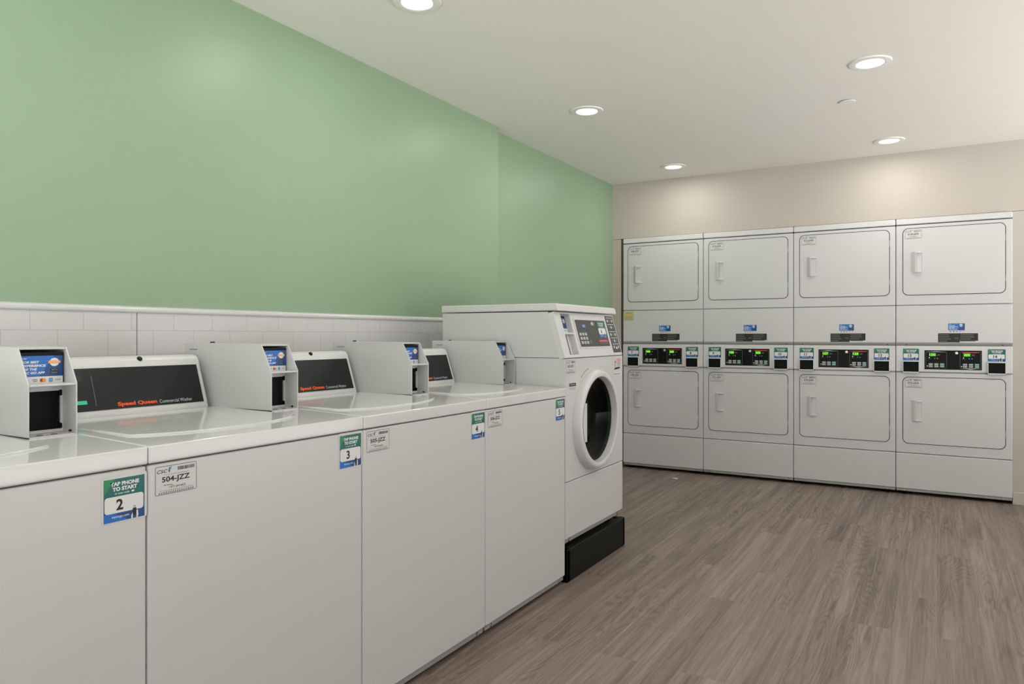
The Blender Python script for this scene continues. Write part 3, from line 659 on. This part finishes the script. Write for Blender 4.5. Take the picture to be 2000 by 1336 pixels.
# ------------------------------------------------------------------ stacked dryers
DW = 0.7053
def dryer_body(t):
    a, z = 0.0016, DW-0.0016
    b = MB(); b.box(a, z, 0.020, 0.74, 0.028, 1.950, 'white', 0.004, 2); b.build('cabinet', t)
    b = MB(); b.box(a, z, -0.002, 0.74, 1.9555, 1.9985, 'plastic', 0.007, 3); b.build('top', t)
    for z0, z1 in ((1.3725, 1.950), (0.3035, 0.886)):
        b = MB(); b.box(a, z, 0.002, 0.022, z0, z1, 'white', 0.005, 3); b.build('front_frame', t)
    b = MB(); b.box(a, z, 0.001, 0.022, 1.1005, 1.3675, 'white', 0.005, 3); b.build('access_panel', t)
    b = MB(); b.prism([(0.004, 1.1005), (0.004, 1.096), (0.018, 1.078), (0.03, 1.078), (0.03, 1.1005)], a, z, 'greyplate')
    b.M = slope((0.018, 1.078), (0.004, 1.096))
    for x in (0.066, 0.649): b.disc(x, 0.011, 0.0045, 0.0008, 'gap', n=12)
    b.build('vent_ledge', t)
    b = MB(); b.box(a, z, 0.000, 0.022, 0.0440, 0.299, 'white', 0.005, 3); b.build('base_panel', t)
    b = MB(); b.box(a+0.002, z-0.002, 0.006, 0.03, 0.024, 0.044, 'greyplate', 0.002, 1); b.M = FRONT
    for x in (0.055, DW-0.055): b.lathe([(0.0, -0.001), (0.007, -0.001), (0.008, -0.006), (0.0, -0.006)], (x, 0.034), 'steel', n=14)
    b.build('toe_strip', t)
    for x in (0.07, DW-0.07):
        for y in (0.06, 0.66):
            b = MB(); b.lathe([(0.0, 0.0), (0.022, 0.0), (0.022, 0.010), (0.008, 0.014), (0.008, 0.03), (0.0, 0.03)], (x, y), 'black', n=16); b.build('leg', t)
def dryer_door(t, z0, z1, hz, asset, sz, proto_=None):
    """door with the dark seam around it, recessed pull and hinges"""
    b = MB(); b.M = FRONT
    b.rplate(0.0435, 0.6665, z0-0.0025, z1+0.0025, -0.004, -0.0014, 'gap', rad=0.037, n=8)
    b.rplate(0.0480, 0.6620, z0+0.0020, z1-0.0020, -0.0030, 0.0014, 'white', rad=0.033, n=8, bev=0.0012)
    d = b.build('door', t, ang=50)
    # pull: raised scoop opening to the right
    b = MB(); b.M = FRONT; x0, x1, h0, h1 = 0.098, 0.168, hz-0.069, hz+0.069; w = 0.0012
    # a scoop: the grip swells out from the left and overhangs a hollow that opens to the right
    def col(x, o): return [(x, h0, w+o), (x, h1, w+o)]
    P = [(x0, 0.0), (x0+0.008, 0.007), (x0+0.018, 0.0145), (x0+0.026, 0.0200), (x0+0.031, 0.0200), (x0+0.0315, 0.0175), (x0+0.016, 0.0130), (x0+0.008, 0.0010), (x0+0.040, 0.0006), (x1-0.004, 0.0012)]
    vs = []
    for x, o in P: vs += col(x, o)
    b.raw(vs, [(2*k, 2*k+2, 2*k+3, 2*k+1) for k in range(len(P)-1)], 'plastic')
    for e0, e1 in ((h0-0.004, h0+0.003), (h1-0.003, h1+0.004)):
        b.prism([(x0, w), (x0+0.010, w+0.009), (x0+0.026, w+0.0205), (x0+0.034, w+0.0205), (x1, w+0.007), (x1, w-0.001), (x0, w-0.001)], 0, 1, 'plastic')
        for k in range(len(b.v)-14, len(b.v)):
            v = FRONT.inverted() @ b.v[k]; t_ = v.x; u_, o_ = v.y, v.z          # prism swept 0..1 along x: remap to (across, height, out)
            b.v[k] = FRONT @ Vector((u_, e0+(e1-e0)*t_, o_))
    b.box(x1-0.0025, x1, h0, h1, w-0.001, w+0.002, 'plastic', 0.0008, 1)
    b.build('handle', d, ang=50)
    for hh in (z0+0.10, z1-0.10):
        b = MB(); b.M = FRONT; b.rplate(0.6635, 0.6680, hh-0.022, hh+0.022, -0.003, 0.0018, 'greyplate', rad=0.001, n=2); b.build('hinge', d)
    asset_label(asset, d, 0.059, 0.166, sz, sz+0.064, Matrix.Translation((0, -0.0012, 0)) @ FRONT, small=True)
    return d
def dryer_controls(t, na, nb, da, db):
    a, z = 0.0016, DW-0.0016
    b = MB(); b.box(a, z, -0.004, 0.022, 0.892, 1.0775, 'plastic', 0.005, 3); cp = b.build('control_panel', t)
    F = Matrix.Translation((0, -0.004, 0)) @ FRONT
    b = MB(); b.M = F
    b.rplate(0.177, 0.533, 0.906, 1.052, 0.0, 0.0015, 'plastic', rad=0.004)
    b.rplate(0.182, 0.528, 0.911, 1.047, 0.0015, 0.0020, 'black', rad=0.002)
    for x0, x1, num in ((0.190, 0.319, da), (0.398, 0.522, db)):
        w = 0.0024
        b.rframe(x0, x1, 0.921, 1.037, 0.0016, w, 'greyink', rad=0.004)
        if x0 < 0.3: b.poly([(x0+0.002, 1.034), (x0+0.065, 1.040), (x1-0.002, 1.034), (x0+0.065, 1.035)], w+.0002, 'lettergrey')
        else:
            b.poly([(x0+0.002, 0.924), (x0+0.062, 0.915), (x1-0.002, 0.924), (x0+0.062, 0.921)], w+.0002, 'lettergrey')
            b.rect(x0+0.014, x1-0.010, 1.030, 1.037, w+.0003, 'red'); b.text('Speed Queen', 'orange', (x0+x1)/2, 1.0335, 0.0052, 0.075, out=w+.0005, wt=.02)
        b.rect(x0+0.020, x0+0.064, 1.004, 1.028, w, 'digitglow')
        b.text(num, 'digit', x0+0.0415, 1.016, 0.0165, 0.036, wt=0.012, out=w+.0003)
        b.rect(x0+0.070, x0+0.088, 1.010, 1.020, w, 'inksoft')
        b.disc(x0+0.022, 0.995, 0.0030, w+.0002, 'led', n=10); b.rect(x0+0.014, x0+0.034, 0.984, 0.9855, w, 'greyink')
        b.disc(x0+0.056, 0.990, 0.0035, w, 'skyblue', n=10); b.disc(x0+0.072, 0.990, 0.0035, w, 'amber' if x0 < 0.3 else 'skyblue', n=10)
        for k in range(3):
            bx = x0+0.018+k*0.035
            for q in range(2): b.rplate(bx, bx+0.026, 0.9275+q*0.0150, 0.9400+q*0.0150, w-.0002, w+.0008, 'buttong' if k == 2 else 'button', rad=0.003)
        b.disc(x0+0.010, 0.935, 0.003, w+.0002, 'led', n=8)
    b.build('display_panel', cp, smooth=False)
    b = MB(); b.M = F; b.lathe([(0.0, 0.008), (0.007, 0.008), (0.0095, 0.006), (0.010, 0.002)], (0.378, 1.028), 'steel', n=20); b.build('key_lock', cp)
    for x, zoff, num in ((0.046, 0.0, na), (0.562, -0.0, nb)):
        tap_sticker(num, cp, x+0.002, x+0.100, 0.975, 1.056, F, border=False)
        b = MB(); b.M = F; xa, xb, za, zb = x-0.001, x+0.104, 0.884, 0.968; ww = 0.016
        b.box(xa, xa+0.004, za, zb, -0.001, ww, 'plastic', 0.001, 2); b.box(xb-0.004, xb, za, zb, -0.001, ww, 'plastic', 0.001, 2)
        b.box(xa, xb, zb-0.004, zb, -0.001, ww, 'plastic', 0.001, 2); b.box(xa, xb, za, za+0.008, -0.001, ww, 'plastic', 0.001, 2)
        o = b.build('payment_reader', cp)
        b = MB(); b.M = F; b.box(xa+0.003, xb-0.003, za+0.006, zb-0.003, -0.001, 0.010, 'readerblack', 0.001, 1); b.box(xa+0.004, xb-0.004, za+0.03, za+0.034, 0.009, 0.012, 'black'); b.build('card_slot', o)
def dryer_signs(t):
    F = Matrix.Translation((0, 0.001, 0)) @ FRONT
    b = MB(); b.M = F; x0, x1, z0, z1 = 0.327, 0.428, 1.189, 1.2375; W_ = x1-x0; H_ = z1-z0
    b.rect(x0-.004, x1+.004, 1.172, z1+.003, 0.0004, 'paper'); b.rect(x0, x1, z0, z1, .0007, 'blue'); b.poly([(x0+.6*W_, z0), (x0+.75*W_, z1), (x1, z1), (x1, z0)], .0009, 'navy')
    b.text('CSC', 'paperb', x0+.05*W_, z0+.87*H_, .10*H_, .14*W_, out=.0011, wt=.02, align='L')
    for k, (s, q) in enumerate((('FOR BEST', .38), ('EXPERIENCE', .52), ('USE THE', .34), ('CSC GO APP', .50))):
        b.text(s, 'paperb', x0+.05*W_, z0+(.67-.165*k)*H_, .12*H_, q*W_, out=.0011, wt=.04, align='L')
    b.disc(x0+.78*W_, z0+.72*H_, .105*W_, .0011, 'paperb', n=18); b.rect(x0+.68*W_, x0+.88*W_, z0+.64*H_, z0+.76*H_, .0013, 'skyblue')
    for k, c in enumerate(('navy', 'inksoft', 'red', 'skyblue', 'amber')): b.rect(x0+(.10+.19*k)*W_, x0+(.19+.19*k)*W_, 1.178, 1.183, .0007, c)
    b.build('app_sign', t, smooth=False)
    b = MB(); b.M = F; x0, x1, z0, z1 = 0.266, 0.506, 1.104, 1.168
    b.rect(x0-.003, x1+.003, z0-.002, z1+.003, .0004, 'paper'); b.rect(x0, x1, z0+.012, z1, .0007, 'ink'); b.rect(x0, x0+.55*(x1-x0), z0, z0+.012, .0007, 'ink')
    rr = random.Random(3)
    for k in range(4):
        zz = z1-.010-.0145*k
        b.rect(x0+.006, x0+.006+rr.uniform(.05, .085), zz-.0035, zz+.0015, .0010, 'greyink'); b.rect(x0+.135, x0+.135+rr.uniform(.06, .095), zz-.0035, zz+.0015, .0010, 'greyink')
    b.rect(x0+.100, x0+.125, z0+.024, z0+.034, .0010, 'inksoft')
    b.build('instruction_label', t, smooth=False)
LB = ['white stacked dryer with numbers 7 and 8, leftmost of the dryer row',
      'white stacked dryer with numbers 9 and 10, second in the dryer row',
      'white stacked dryer with numbers 11 and 12, third in the dryer row',
      'white stacked dryer with numbers 13 and 14, rightmost of the dryer row']
DIG = [('100', '200'), ('100', '200'), ('157', '125'), ('150', '200')]
dproto = None
for i in range(4):
    loc = (-2.3760+i*DW, 5.995-0.002, 0)
    if dproto is None:
        dproto = t = thing('stacked_dryer', LB[i], 'dryer', loc, 0, 'stacked dryers set into the beige wall'); dryer_body(t); dryer_signs(t); dk = list(t.children)
        b = MB(); b.M = Matrix.Translation((0, 0.001, 0)) @ FRONT; b.rect(0.004, 0.100, 1.284, 1.361, .0006, 'yellowlab'); b.text('NOTICE', 'red', .052, 1.348, .010, .050, out=.0009, wt=.02)
        for k in range(5): b.rect(.012, .088, 1.332-.010*k, 1.3345-.010*k, .0009, 'amber' if k < 2 else 'greyink')
        b.build('notice_label', t, smooth=False)
    else:
        t = dproto.copy(); COL.objects.link(t); t.location = loc; t['label'] = LB[i]
        for ch in dk: copy_tree(ch, t)
    dryer_door(t, 1.4445, 1.926, 1.681, '%d-JZZ' % (508+2*i), 1.850)
    dryer_door(t, 0.3730, 0.852, 0.612, '%d-JZZ' % (509+2*i), 0.776)
    dryer_controls(t, str(7+2*i), str(8+2*i), *DIG[i])

# small scrap of paper on the floor in front of the dryers
b = MB(); pts = [(-0.020, -0.012), (0.004, -0.016), (0.021, -0.006), (0.018, 0.010), (-0.006, 0.014), (-0.022, 0.006)]
bm = bmesh.new(); A = [bm.verts.new((x, y, 0.0)) for x, y in pts]; B = [bm.verts.new((x*.9, y*.9, 0.004+0.003*math.sin(9*x*60))) for x, y in pts]
bm.faces.new(A[::-1]); bm.faces.new(B)
for i in range(6): bm.faces.new((A[i], A[(i+1) % 6], B[(i+1) % 6], B[i]))
b.add_bm(bm, 'paper'); o = b.build('paper_scrap', smooth=False); o.location = (-1.819, 5.72, 0.0005)
tag(o, 'tiny white scrap of paper on the wood floor before the dryers', 'paper scrap')
